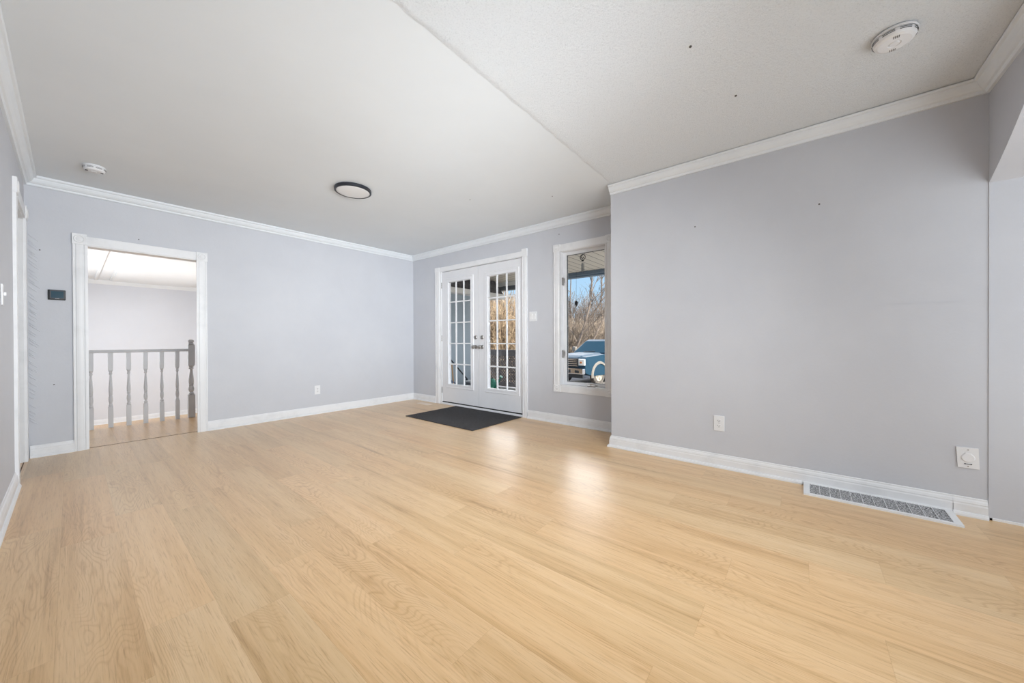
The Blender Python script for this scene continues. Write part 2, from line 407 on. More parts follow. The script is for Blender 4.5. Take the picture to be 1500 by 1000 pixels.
# closet beyond the left doorway
b = BM(); box(b, -1.5, -1.38, 3.9, 5.4, -.2, ZC); box(b, -1.38, XL-T, 3.9, 4.02, -.2, ZC); box(b, -1.38, XL-T, 5.28, 5.4, -.2, ZC)
box(b, -1.5, XL-T, 3.9, 5.4, ZC, ZC+.15)
struct(link('wall_closet', b, M['rear']))
b = BM(); box(b, -1.38, XL-T, 4.02, 5.28, -.2, 0); struct(link('floor_closet', b, M['floor']))

# crown moulding
CP = [(0, 2.345), (.014, 2.345), (.018, 2.353), (.020, 2.360), (.030, 2.364), (.042, 2.376), (.052, 2.392), (.056, 2.402), (.066, 2.405), (.070, 2.412), (.070, ZC-.001), (0, ZC-.001)]
b = BM(); sweep(b, [(XF, YC), (XF, YB), (XL, YB), (XL, YN)], CP, 1)
struct(link('trim_1', b, M['crown']), 'white crown moulding along the left, back and far walls', 'trim')
b = BM(); sweep(b, [(XL+.2, YN), (XR, YN), (XR, YC)], [(d, min(z, ZC-.008)) for d, z in CP], 1)
struct(link('trim_2', b, M['crown']), 'white crown moulding above the right wall', 'trim')
# baseboards
BP = [(0, 0), (.027, 0), (.027, .009), (.022, .020), (.015, .024), (.015, .062), (.0125, .070), (.0135, .076), (.010, .088), (.006, .094), (.005, .102), (0, .105)]
b = BM(); sweep(b, [(.010, YB), (XL+.02, YB)], BP, 1); struct(link('baseboard_back_left', b, M['trim']))
b = BM(); sweep(b, [(XF, FY1+.128), (XF, YB), (.955, YB)], BP, 1); struct(link('baseboard_back', b, M['trim']), 'white baseboard of the back wall', 'baseboard')
b = BM(); sweep(b, [(XR, -.67), (XR, YC), (XF, YC), (XF, 2.725)], [p if p[0] < .02 else (.017, p[1]) for p in BP], 1)
struct(link('baseboard_right', b, M['trim']), 'white stepped baseboard of the right wall', 'baseboard')
b = BM(); sweep(b, [(XR, YN+.004), (XR, -.668)], BP, 1); sweep(b, [(XR+.0002, .001), (XR+.0002, YC+.0002), (XF, YC+.0002), (XF, 2.7248)], [(0, 0), (.030, 0), (.030, .010), (.024, .021), (.014, .0235), (0, .0235)], 1)
struct(link('baseboard_right_shoe', b, M['trim']))
b = BM(); sweep(b, [(XL, 4.19), (XL, YN)], BP, 1); struct(link('baseboard_left', b, M['trim']), 'white baseboard of the left wall', 'baseboard')

# fluted casing cross-section (u across, v out of the wall)
def casing_prof(w_, t=.016):
    return [(0, 0), (0, t), (.10*w_, t), (.13*w_, t-.004), (.20*w_, t-.004), (.26*w_, t), (.44*w_, t+.001), (.56*w_, t+.001), (.74*w_, t), (.80*w_, t-.004), (.87*w_, t-.004), (.90*w_, t), (w_, t), (w_, 0)]
def rosette(bm, c, n, r):
    c = Vector(c)
    lathe(bm, [(r, 0), (r, .002), (r*.9, .005), (r*.78, .005), (r*.68, .002), (r*.55, .002), (r*.42, .004), (r*.2, .0055), (0, .006)], c, n, 28)
# casing of the landing doorway (on the back wall, faces -Y)
b = BM()
prism(b, casing_prof(.078), (.010, YB, 0), (1, 0, 0), (0, -1, 0), (0, 0, 1), AZ)
prism(b, casing_prof(.088), (.866, YB, 0), (1, 0, 0), (0, -1, 0), (0, 0, 1), AZ-.012)
prism(b, [(0, 0), (0, .014), (.076, .014), (.080, .010), (.080, 0)], (.094, YB, AZ-.003), (0, 0, 1), (0, -1, 0), (1, 0, 0), .770)
for x0, x1, z0 in ((.006, .094, AZ-.004), (.864, .958, AZ-.016)):
    box(b, x0, x1, YB-.021, YB, z0, z0+.095, .002); rosette(b, ((x0+x1)/2, YB-.021, z0+.047), (0, -1, 0), .036)
box(b, A0-.002, A0+.012, YB-.004, YB+T+.004, 0, AZ); box(b, A1-.012, A1+.002, YB-.004, YB+T+.004, 0, AZ); box(b, A0, A1, YB-.002, YB+T+.004, AZ-.012, AZ+.002)
struct(link('trim_3', b, M['trim']), 'white fluted casing with rosette corner blocks around the landing doorway', 'door casing')
# casing of the left doorway (on the left wall, faces +X)
b = BM()
prism(b, casing_prof(.10), (XL, 4.19, 0), (0, 1, 0), (1, 0, 0), (0, 0, 1), DZ)
prism(b, casing_prof(.10), (XL, 5.02, 0), (0, 1, 0), (1, 0, 0), (0, 0, 1), DZ)
prism(b, [(0, 0), (0, .014), (.09, .014), (.09, 0)], (XL, 4.29, DZ), (0, 0, 1), (1, 0, 0), (0, 1, 0), .73)
for y0 in (4.185, 5.015):
    box(b, XL, XL+.021, y0, y0+.11, DZ-.002, DZ+.104, .002); rosette(b, (XL+.021, y0+.055, DZ+.05), (1, 0, 0), .04)
box(b, XL-T, XL+.002, D0-.002, D0+.012, 0, DZ); box(b, XL-T, XL+.002, D1-.012, D1+.002, 0, DZ); box(b, XL-T, XL+.002, D0, D1, DZ-.012, DZ+.001)
struct(link('trim_4', b, M['trim']), 'white casing of the narrow doorway in the left wall', 'door casing')
# floor transitions
b = BM(); box(b, A0+.012, A1-.012, YB+.043, YB+.05, -.05, .002); struct(link('trim_5', b, M['seam']))
b = BM(); box(b, XL-.008, XL-.002, D0+.012, D1-.012, -.05, .0015); struct(link('trim_6', b, M['seam']))
# corner bead at the arch jamb
b = BM(); box(b, XR-.004, XR+.001, YN-.012, YN+.001, 0, 1.853); struct(link('trim_7', b, M['wall']))
b = BM(); sweep(b, [(XR-.0, YN-.118), (XR-.0, YN-.002)], [(0, 0), (.004, 0), (.004, .012), (0, .014)], 1); struct(link('trim_8', b, M['trim']))

# casing of the french doors
b = BM()
prism(b, casing_prof(.10), (XF, 4.452, 0), (0, 1, 0), (-1, 0, 0), (0, 0, 1), FZ)
prism(b, casing_prof(.074), (XF, 2.73, 0), (0, 1, 0), (-1, 0, 0), (0, 0, 1), FZ)
prism(b, [(0, 0), (0, .014), (.064, .014), (.068, .009), (.068, 0)], (XF, 2.80, FZ), (0, 0, 1), (-1, 0, 0), (0, 1, 0), 1.66)
box(b, XF-.022, XF, 2.726, 2.808, FZ-.002, FZ+.093, .002); box(b, XF-.019, XF, 4.45, 4.558, FZ-.006, FZ+.070, .002)
# door frame
box(b, XF-.004, XO, FY1-.016, FY1+.022, 0, FZ+.002); box(b, XF-.004, XO, FY0-.006, FY0+.006, 0, FZ+.002); box(b, XF-.002, XO, FY0, FY1, FZ-.006, FZ+.004)
struct(link('trim_9', b, M['trim']), 'white casing around the french doors', 'door casing')
b = BM(); box(b, XF-.022, XO+.03, FY0+.006, FY1-.016, 0, .022, .003); box(b, XF-.012, XF+.002, FY0+.006, FY1-.016, .02, .030, .003)
struct(link('trim_10', b, M['plastic']), 'pale metal threshold under the french doors', 'threshold')
b = BM(); box(b, XF+.006, XO-.01, FY0+.006, FY1-.016, .022, .038); struct(link('gap_shade', b, M['dark']))  # black strip standing in for the shade in the gap under the leaves

# ---- the two door leaves
def leaf(name, y0, y1, g0, g1, knob_y, lock_y, label, turned):
    e = bpy.data.objects.new(name, None); COL.objects.link(e); e.location = (XF+.03, (y0+y1)/2, .044)
    e['kind'] = 'structure'; e['label'] = label; e['category'] = 'door'
    ox, oy, oz = e.location
    z0, z1 = .044, FZ-.012; gz0, gz1 = .315, 1.905
    def part(nm, bm, m, parent=e, sm=False):
        bmesh.ops.translate(bm, verts=bm.verts[:], vec=(-ox, -oy, -oz)); return link(nm, bm, m, parent, sm)
    xa, xb = XF+.010, XF+.052
    b = BM(); box(b, xa, xb, y0, g0, z0, z1); box(b, xa, xb, g1, y1, z0, z1); box(b, xa, xb, g0, g1, z0, gz0); box(b, xa, xb, g0, g1, gz1, z1)
    part('door_panel', b, M['door'])
    # raised lite frame
    b = BM(); k = .052; q = .010
    for xs0, xs1 in ((xa, xa-.012), (xb, xb+.012)):
        mid = [(xs1, k*.86), (xs1+(xs0-xs1)*.25, k*.62), (xs1+(xs0-xs1)*.2, k*.3), (xs1, k*.12), (xs1, -q*.5)]
        loops = []
        for xx, off in [(xs0, k)]+mid+[(xs0, -q)]:
            loops.append([b.verts.new((xx, y_, z_)) for y_, z_ in ((g0-off, gz0-off), (g1+off, gz0-off), (g1+off, gz1+off), (g0-off, gz1+off))])
        for A, B in zip(loops, loops[1:]):
            for i in range(4): b.faces.new((A[i], A[(i+1) % 4], B[(i+1) % 4], B[i]))
    for y_0, y_1, z_0, z_1 in ((g0, g0+q, gz0, gz1), (g1-q, g1, gz0, gz1), (g0+q, g1-q, gz0, gz0+q), (g0+q, g1-q, gz1-q, gz1)): box(b, xa-.001, xb+.001, y_0, y_1, z_0, z_1)
    fr = part('lite_frame', b, M['door'])
    b = BM()
    gw, gh = (g1-g0)/3, (gz1-gz0)/5
    for i in (1, 2): box(b, xa+.004, xa+.022, g0+gw*i-.0085, g0+gw*i+.0085, gz0, gz1)
    for i in (1, 2, 3, 4): box(b, xa+.0045, xa+.0215, g0, g1, gz0+gh*i-.0085, gz0+gh*i+.0085)
    part('muntin_grid', b, M['trim'])
    b = BM(); box(b, xa+.024, xa+.028, g0+.002, g1-.002, gz0+.002, gz1-.002); part('glass_pane', b, M['glass'])
    # deadbolt and lever
    b = BM(); lathe(b, [(.029, 0), (.029, .006), (.025, .011), (.018, .013), (0, .013)], (xa, lock_y, 1.04), (-1, 0, 0), 24)
    db = part('deadbolt', b, M['satin'], sm=False)
    b = BM(); ang = .8 if turned else 0
    d1 = Vector((0, math.sin(ang), math.cos(ang))); c = Vector((xa-.018, lock_y, 1.04))
    tube(b, [c-d1*.018, c, c+d1*.018], .005, 8)
    bmesh.ops.translate(b, verts=b.verts[:], vec=(-ox, -oy, -oz)); link('thumb_turn', b, M['satin'], db, True)
    b = BM(); lathe(b, [(.031, 0), (.031, .006), (.026, .011), (.013, .013), (.011, .033), (0, .034)], (xa, knob_y, .902), (-1, 0, 0), 24)
    kn = part('handle_rose', b, M['satin'])
    s = 1
    b = BM(); lathe(b, [(.010, .030), (.014, .034), (.024, .038), (.0275, .046), (.0275, .054), (.024, .062), (.015, .067), (0, .068)], (xa, knob_y, .902), (-1, 0, 0), 28)
    bmesh.ops.translate(b, verts=b.verts[:], vec=(-ox, -oy, -oz)); link('door_knob', b, M['satin'], kn, True)
    return e
l1 = leaf('door_1', 3.616, 4.412, 3.762, 4.270, 3.672, 3.674, 'left leaf of the white fifteen-pane french doors', True)
l2 = leaf('door_2', 2.816, 3.610, 2.920, 3.440, 3.548, 3.545, 'right leaf of the white fifteen-pane french doors', False)
# hinges on the left jamb
for z in (.22, 1.03, 1.86):
    b = BM(); 
    for k in range(3): cyl(b, (0, 0, -.045+.031*k), (0, 0, -.016+.031*k), .0065, n=10)
    o = link('hinge', b, M['satin'], l1); o.location = Vector((XF+.002, 4.415, z))-l1.location

# ---- window
we = bpy.data.objects.new('window_1', None); COL.objects.link(we); we.location = (XF+.09, 1.955, WZ0)
we['kind'] = 'structure'; we['label'] = 'tall narrow white casement window beside the right wall corner'; we['category'] = 'window'
def wpart(nm, bm, m, parent=we, sm=False):
    bmesh.ops.translate(bm, verts=bm.verts[:], vec=-we.location); return link(nm, bm, m, parent, sm)
b = BM()
prism(b, casing_prof(.086), (XF, 2.24, WZ0-.07), (0, 1, 0), (-1, 0, 0), (0, 0, 1), WZ1-WZ0+.14)
prism(b, casing_prof(.086), (XF, 1.574, WZ0-.07), (0, 1, 0), (-1, 0, 0), (0, 0, 1), WZ1-WZ0+.14)
prism(b, [(0, 0), (0, .014), (.076, .014), (.076, 0)], (XF, 1.66, WZ1-.005), (0, 0, 1), (-1, 0, 0), (0, 1, 0), .58)
prism(b, [(0, 0), (0, .014), (.070, .014), (.070, 0)], (XF, 1.66, WZ0-.07), (0, 0, 1), (-1, 0, 0), (0, 1, 0), .58)
for y0 in (1.570, 2.236):
    for z0 in (WZ0-.072, WZ1-.008):
        box(b, XF-.021, XF, y0, y0+.094, z0, z0+.085, .002); rosette(b, (XF-.021, y0+.047, z0+.042), (-1, 0, 0), .033)
wpart('window_casing', b, M['trim'])
b = BM()
box(b, XF-.005, XO+.02, W0-.004, W0+.010, WZ0, WZ1); box(b, XF-.005, XO+.02, W1-.010, W1+.004, WZ0, WZ1)
box(b, XF-.005, XO+.02, W0, W1, WZ0-.004, WZ0+.014); box(b, XF-.005, XO+.02, W0, W1, WZ1-.012, WZ1+.004)
wpart('window_frame', b, M['trim'])
b = BM(); sa, sb = XF+.070, XF+.110
G0, G1, GZ0, GZ1 = 1.712, 2.198, .498, 2.012
box(b, sa, sb, W0+.010, G0, WZ0+.014, WZ1-.012, .003); box(b, sa, sb, G1, W1-.010, WZ0+.014, WZ1-.012, .003)
box(b, sa, sb, G0, G1, WZ0+.014, GZ0, .003); box(b, sa, sb, G0, G1, GZ1, WZ1-.012, .003)
sash = wpart('sash', b, M['trim'])
b = BM()
for (ya, yb_, za, zb) in ((G0-.001, G0+.004, GZ0, GZ1), (G1-.004, G1+.001, GZ0, GZ1), (G0, G1, GZ0-.001, GZ0+.004), (G0, G1, GZ1-.004, GZ1+.001)): box(b, sa+.012, sb-.012, ya, yb_, za, zb)
wpart('glazing_gasket', b, M['black_plastic'], sash)
b = BM(); box(b, sa+.018, sa+.022, G0, G1, GZ0, GZ1); wpart('glass_pane', b, M['glass'], sash)
for z in (1.70, .83):
    b = BM(); box(b, XF+.030, XF+.064, 2.222, 2.239, z-.045, z+.045, .002); tube(b, [(XF+.045, 2.222, z+.02), (XF+.040, 2.205, z+.03), (XF+.035, 2.205, z-.02)], .006, 8)
    wpart('sash_latch', b, M['satin'])
b = BM(); box(b, XF+.010, XF+.045, 1.80, 1.90, WZ0+.014, WZ0+.030, .004); tube(b, [(XF+.02, 1.86, WZ0+.03), (XF+.012, 1.86, WZ0+.045), (XF+.010, 1.80, WZ0+.040), (XF+.010, 1.77, WZ0+.034)], .006, 8)
wpart('crank_handle', b, M['satin'])

# plaster ridges beside the left doorway
b = BM(); rnd = random.Random(11)
for i in range(52):
    z = .30+1.62*i/52+rnd.uniform(-.01, .01)
    if rnd.random() < .10: continue
    L = rnd.uniform(.035, .062)*(1 if z > .9 else .7); x0 = XL+.018+rnd.uniform(-.004, .004)
    tube(b, [(x0, YB+.001, z+L*.75), (x0+L*.45, YB-.0015, z+L*.22), (x0+L, YB+.001, z-L*.30)],   .0065, 6, .004)
box(b, XL, XL+.02, YB-.004, YB, .14, 2.02)
struct(link('trim_12', b, M['wall'], smooth=False), 'ridged plaster seam beside the left doorway', 'plaster seam')

b = BM(); prism(b, [(.04, 1.2060), (.04, 1.2085), (-.79, 1.2130), (-.79, 1.2100)], (XR, 0, 0), (0, 1, 0), (0, 0, 1), (-1, 0, 0), .0012); struct(link('trim_15', b, M['wall']))
# nail holes and scuffs on walls and ceiling
b = BM()
for y, z in ((-.09, 1.907), (.672, 1.909)): cyl(b, (XR-.0012, y, z), (XR+.001, y, z), .0055, n=8)
for x, y in ((3.015, 1.925), (2.56, 2.62), (1.9, .42), (1.55, -.1), (2.45, .3), (2.75, 1.30)): cyl(b, (x, y, ZC-.0085 if y < 1.3 else ZC-.001), (x, y, ZC), .006, n=8)
cyl(b, (XF-.001, 2.256, 2.261), (XF+.001, 2.256, 2.261), .006, n=8)
for x, z in ((.43, 2.02), (-.17, 1.80), (-.10, .62)): cyl(b, (x, YB-.001, z), (x, YB+.001, z), .005, n=8)
struct(link('trim_13', b, M['grime']), 'small nail holes in the walls and ceiling', 'nail holes')

# ================================================================== LANDING AND SUNKEN ROOM
LY = 6.30
b = BM(); box(b, -.70, 3.3, YB+.05, LY, -.25, 0); struct(link('floor_landing', b, M['landing']), 'wood floor of the landing past the doorway', 'floor')
b = BM(); box(b, -.70, 3.3, LY-.03, LY, -1.0, -.25); struct(link('wall_landing_drop', b, M['sunken']))
b = BM(); box(b, -.8, 3.4, LY-.03, 12.95, -1.15, -.95); struct(link('floor_sunken', b, M['landing']))
b = BM(); box(b, -.82, 3.4, 12.80, 12.92, -.95, 2.6); struct(link('wall_sunken_back', b, M['sunken']), 'pale wall seen through the doorway past the railing', 'wall')
b = BM(); box(b, -.94, -.82, YB+T, 12.92, -1.15, 2.6); struct(link('wall_sunken_left', b, M['sunken']))
b = BM(); box(b, 3.3, 3.42, YB+T, 12.92, -1.15, 2.6); struct(link('wall_sunken_right', b, M['sunken']))
b = BM(); box(b, -.94, 3.42, YB+T, 12.92, 2.45, 2.6); box(b, .34, .38, 6.6, 12.74, 2.425, 2.45)
box(b, .60, 1.97, 7.4, 12.60, 2.415, 2.45); box(b, .57, .60, 7.4, 12.63, 2.43, 2.45); box(b, .57, 1.99, 12.60, 12.63, 2.43, 2.45)
struct(link('ceiling_sunken', b, M['hallceiling']), 'white panelled ceiling seen through the doorway', 'ceiling')
b = BM(); sweep(b, [(3.3, 12.8), (-.82, 12.8)], [(0, 2.35), (.015, 2.35), (.03, 2.37), (.06, 2.41), (.07, 2.43), (.07, 2.45), (0, 2.45)], 1); struct(link('trim_14', b, M['hallceiling']))
b = BM(); sweep(b, [(3.3, 12.8), (-.82, 12.8)], [(p[0], p[1]*1.15-.95) for p in BP], 1); struct(link('baseboard_sunken', b, M['trim']))

rl = empty('stair_railing', (.5, 6.25, 0), 'white painted stair railing with turned balusters on the landing', 'railing')
def turned(bm, x, h, s, z1, z2):
    box(bm, x-s, x+s, -s, s, 0, z1, .003); box(bm, x-s, x+s, -s, s, z2, h, .003)
    r = s; H = z2-z1
    prof = [(.6, 0), (.75, .02), (.95, .035), (.75, .06), (.55, .085), (.62, .10), (.86, .15), (.93, .20), (.80, .27), (.62, .30), (.66, .315), (.85, .33), (.66, .345), (.88, .36), (.72, .375), (.86, .42), (.86, .50), (.70, .62), (.50, .78), (.40, .86), (.42, .875), (.75, .89), (.75, .915), (.5, .93), (.58, .95), (.85, .985), (.85, 1.0)]
    lathe(bm, [(0, 0)]+[(r*a, z1*0+H*t) for a, t in prof]+[(0, H)], (x, 0, z1), (0, 0, 1), 16)
for i, x in enumerate((.135, .284, .428, .570, .713, .856)):
    b = BM(); turned(b, x-.5, .872, .020, .245, .665); link('baluster', b, M['rail'], rl)
for x in (-.30, -.155, -.01):
    b = BM(); turned(b, x-.5, .872, .020, .245, .665); link('baluster', b, M['rail'], rl)
b = BM(); turned(b, .992-.5, .955, .034, .30, .68); lathe(b, [(.020, 0), (.030, .008), (.030, .014), (.020, .020), (.030, .034), (.032, .046), (.024, .062), (0, .068)], (.492, 0, .955), (0, 0, 1), 20)
link('newel_post', b, M['rail'], rl)
b = BM(); prism(b, [(-.030, 0), (-.034, .012), (-.026, .028), (-.010, .034), (.010, .034), (.026, .028), (.034, .012), (.030, 0)], (-1.19, 0, .868), (0, 1, 0), (0, 0, 1), (1, 0, 0), 1.65)
link('handrail', b, M['rail'], rl)

# ================================================================== SMALL THINGS IN THE ROOM
# ceiling light
cl = empty('ceiling_light', (1.675, 3.275, ZC), 'round flush black-rimmed ceiling light with a flat white diffuser', 'ceiling light')
b = BM(); lathe(b, [(0, 0), (.145, 0), (.158, -.004), (.160, -.010), (.160, -.030), (.156, -.033), (.146, -.033), (.146, -.026), (0, -.026)], (0, 0, 0), (0, 0, 1), 64)
link('rim', b, M['black_metal'], cl)
b = BM(); lathe(b, [(0, -.026), (.1455, -.026), (.1455, -.031), (.13, -.0335), (0, -.0345)], (0, 0, 0), (0, 0, 1), 64); link('diffuser', b, M['diffuser'], cl, True)
# smoke detectors
def detector(loc, R_, label, ceil_z):
    d = empty('smoke_detector', loc, label, 'smoke detector')
    b = BM(); lathe(b, [(0, 0), (R_*.97, 0), (R_, -.004), (R_, -.010), (R_*.97, -.012)], (0, 0, 0), (0, 0, 1), 48); link('base_plate', b, M['plastic'], d)
    b = BM(); lathe(b, [(R_*.92, -.010), (R_*.96, -.014), (R_*.95, -.024), (R_*.86, -.036), (R_*.72, -.041), (R_*.30, -.043), (R_*.27, -.040), (R_*.24, -.040), (R_*.20, -.044), (0, -.045)], (0, 0, 0), (0, 0, 1), 48)
    body = link('cover', b, M['plastic'], d)
    b = BM()
    for k in range(8):
        a0 = 2*PI*k/8+.10; a1 = 2*PI*(k+1)/8-.10
        for h, rr in ((-.0185, .968), (-.0245, .955)):
            pts = [(R_*rr*math.cos(a0+(a1-a0)*t/5), R_*rr*math.sin(a0+(a1-a0)*t/5), h) for t in range(6)]
            tube(b, pts, .0013, 5)
    link('vent_slots', b, M['dark'], body)
    for s in (-1, 1):
        b = BM()
        for k in range(4):
            y = (k-1.5)*.006
            box(b, s*R_*.62-.008, s*R_*.62+.008, y-.0011, y+.0011, -.0425, -.040)
        link('sounder_grille', b, M['dark'], body)
    return d
detector((2.43, -.335, ZC-.007), .077, 'white round smoke detector on the textured ceiling at upper right', ZC)
detector((.125, 4.48, ZC), .066, 'white round smoke detector on the smooth ceiling near the left corner', ZC)
# thermostat
th = empty('thermostat', (-.080, YB, 1.415), 'black thermostat with a dark blue screen left of the doorway', 'thermostat')
b = BM(); box(b, -.050, .048, -.006, 0, -.044, .046, .002); link('wall_plate', b, M['black_plastic'], th)
b = BM(); box(b, -.043, .050, -.026, -.006, -.040, .044, .004); link('body', b, M['black_metal'], th)
b = BM(); box(b, -.031, .038, -.0275, -.0255, -.026, .032, .0005); link('screen', b, M['screen'], th)
b = BM(); box(b, -.010, .014, -.0268, -.0255, -.036, -.031); link('maker_badge', b, mat('badge_grey', (.3, .3, .32), .4), th)
# light switch by french doors, and double rocker by the left wall
sw = empty('light_switch', (XF, 2.64, 1.296), 'white square light switch plate right of the french doors', 'light switch')
b = BM(); box(b, -.006, 0, -.058, .058, -.060, .060, .003); link('switch_plate', b, M['plastic'], sw)
for s in (-1, 1):
    b = BM(); prism(b, [(0, -.033), (.005, -.033), (.0025, 0), (.006, .033), (0, .033)], (-.006, s*.023-.016, 0), (-1, 0, 0), (0, 0, 1), (0, 1, 0), .032); link('rocker', b, M['trim'], sw)
ls = empty('light_switch', (XL, 3.55, 1.27), 'white light switch plate on the left wall before the doorway', 'light switch')
b = BM(); box(b, 0, .006, -.036, .036, -.060, .060, .002); link('switch_plate', b, M['plastic'], ls)
b = BM(); box(b, .006, .016, -.005, .005, -.004, .014, .001); link('toggle', b, M['trim'], ls)
# outlets
def outlet(parent, dx, sgn):
    """local axes: x = out of the wall * sgn handled by rotation; built facing -Y"""
    for z in (-.0195, .0195):
        b = BM(); prism(b, [(.0165*math.cos(t)*(1.0), .0145*math.sin(t)) for t in [2*PI*k/20 for k in range(20)]], (0, -.006, z), (1, 0, 0), (0, 0, 1), (0, -1, 0), .003)
        s = link('socket', b, M['plastic'], parent)
        b = BM(); box(b, -.0078, -.0052, -.0098, -.0088, z-.002, z+.0065); box(b, .0052, .0078, -.0098, -.0088, z-.002, z+.005); cyl(b, (0, -.0088, z-.0075), (0, -.0098, z-.0075), .0026, n=10)
        link('slots', b, M['dark'], s)
def outlet_plate(loc, rz, label):
    o = empty('wall_outlet', loc, label, 'outlet', None, rz)
    b = BM(); box(b, -.037, .037, -.006, 0, -.060, .060, .003); link('cover_plate', b, M['plastic'], o)
    outlet(o, 0, 1)
    b = BM(); cyl(b, (0, -.006, 0), (0, -.0075, 0), .003, n=10); link('screw', b, M['satin'], o)
    return o
outlet_plate((2.118, YB, .328), 0, 'white duplex outlet on the back wall right of the doorway')
outlet_plate((XR, .503, .345), -PI/2, 'white duplex outlet low on the right wall')
# blank square jack plate at far right
jp = empty('cable_wall_plate', (XR, -.725, .327), 'crooked square white plate with a keyhole cover beside the arch corner', 'wall plate', None, -PI/2)
b = BM(); prism(b, [(-.043, .056), (.037, .058), (.041, -.058), (-.037, -.058)], (0, 0, 0), (1, 0, 0), (0, 0, 1), (0, -1, 0), .006); link('cover_plate', b, M['plastic'], jp)
b = BM(); lathe(b, [(0, 0), (.025, 0), (.025, .002), (.022, .0035), (.0, .0035)], (0, -.006, 0), (0, -1, 0), 32); box(b, -.012, .012, -.009, -.006, .020, .028, .001); hub = link('round_cover', b, M['plastic'], jp)
b = BM(); box(b, -.010, .010, -.0075, -.006, -.036, -.033); cyl(b, (-.011, -.006, -.0345), (-.011, -.0082, -.0345), .0032, n=10); cyl(b, (.011, -.006, -.0345), (.011, -.0082, -.0345), .0032, n=10); link('slot', b, M['dark'], jp)
for z in (.045, -.048):
    b = BM(); cyl(b, (0, -.006, z), (0, -.0075, z), .003, n=10); link('screw', b, M['satin'], jp)
# floor register against the right baseboard
rg = empty('floor_register', (3.06, -.335, 0), 'long white floor vent register with dusty dark grille by the right baseboard', 'vent register')
x0, x1, y0, y1 = -.100, .106, -.330, .328
def slope(bm):
    for v in bm.verts:
        v.co.z += .008*(v.co.x+.1)/.2 if v.co.z > .004 else 0
b = BM()
fw = .022
for (xa, xb, ya, yb_) in ((x0, x0+fw, y0, y1), (x1-.016, x1, y0, y1), (x0+fw, x1-.016, y0, y0+.032), (x0+fw, x1-.016, y1-.032, y1)): box(b, xa, xb, ya, yb_, 0, .011)
slope(b); fr = link('register_frame', b, M['trim'], rg)
b = BM(); box(b, x0+fw, x1-.016, y0+.032, y1-.032, .0, .0075); slope(b); link('grille', b, M['grille'], rg)
b = BM(); n_ = 12
for i in range(1, n_):
    y = y0+.032+(y1-y0-.064)*i/n_
    box(b, x0+fw, x1-.016, y-.0012, y+.0012, .005, .0105)
slope(b); link('grille_bars', b, M['trim'], rg)
# small vent cover by the far corner
b = BM(); box(b, -.055, .055, -.14, .14, 0, .004, .001); o = link('floor_vent_cover', b, mat('pale_peach_plastic', (.86, .72, .60), .5)); o.location = (3.50, 4.62, 0)
tag(o, 'small flat peach-coloured vent cover on the floor left of the french doors', 'vent cover')
# door mat
b = BM(); box(b, 2.772, 3.655, 2.812, 4.062, 0, .008, .002); o = link('door_mat', b, M['mat']); tag(o, 'charcoal flecked rectangular mat in front of the french doors', 'door mat')

# ================================================================== OUTDOORS
GZ = -.93
b = BM(); box(b, 3.0, 160, -120, 160, GZ-.5, GZ); g = struct(link('ground', b, M['ground']), 'dry winter grass beyond the porch', 'ground')
b = BM(); box(b, 8.2, 26, -12, 10.6, GZ, GZ+.012); struct(link('gravel_drive', b, M['gravel']), 'gravel driveway under the parked pickup', 'driveway')
# porch
b = BM(); k = 0
y = -2.0
for i in range(55):
    box(b, XO, 6.5, y, y+.134, -.125, -.10); y += .14
box(b, XO+.02, 6.45, -1.95, 5.25, GZ, -.128)
struct(link('porch_deck', b, M['deck']), 'grey boarded porch deck outside the french doors', 'deck')
b = BM(); box(b, XO, 6.42, -2.0, 9.0, 2.35, 2.40); struct(link('porch_ceiling', b, M['soffit']), 'beige boarded porch ceiling', 'porch ceiling')
b = BM(); box(b, XO-.02, 6.60, -2.0, 9.0, 2.42, 2.60); struct(link('porch_roof', b, M['shingle']))
b = BM(); box(b, 6.38, 6.44, -2.0, 4.6, 2.285, 2.40); box(b, 6.44, 6.58, -2.0, 4.6, 2.26, 2.42); struct(link('porch_beam', b, M['beam']), 'slate blue beam along the porch edge', 'beam')
b = BM(); box(b, 6.40, 6.60, 4.6, 9.0, 2.262, 2.345); struct(link('porch_gutter', b, M['white_out']), 'white gutter under the porch ceiling', 'gutter')
b = BM(); box(b, 6.42, 6.55, 4.62, 9.0, 2.17, 2.26); struct(link('porch_beam_left', b, M['greybox']))
# projecting wing
b = BM(); box(b, XO, 5.47, 5.45, 8.2, GZ, 2.34); struct(link('wing_wall', b, M['siding']), 'blue-grey wall of the wing beside the porch', 'wall')
b = BM(); prism(b, [(5.45, 2.345), (5.28, 2.02), (5.55, 2.02), (5.75, 2.345)], (XO, 0, 0), (0, 1, 0), (0, 0, 1), (1, 0, 0), 6.22-XO)
for v in b.verts:
    if v.co.x > 6 and v.co.z > 2.3: v.co.x = 6.10
struct(link('wing_roof', b, M['shingle']), 'steep dark shingled roof edge of the wing', 'roof')
b = BM(); box(b, XO, 6.22, 5.26, 5.30, 1.93, 2.035); box(b, XO, 6.22, 5.30, 5.47, 1.93, 1.95); struct(link('wing_fascia', b, M['fascia']), 'pale fascia board under the wing roof', 'fascia')
b = BM(); box(b, 5.47, 6.20, 5.47, 8.2, 1.93, 2.0); struct(link('wing_eave', b, M['fascia']))
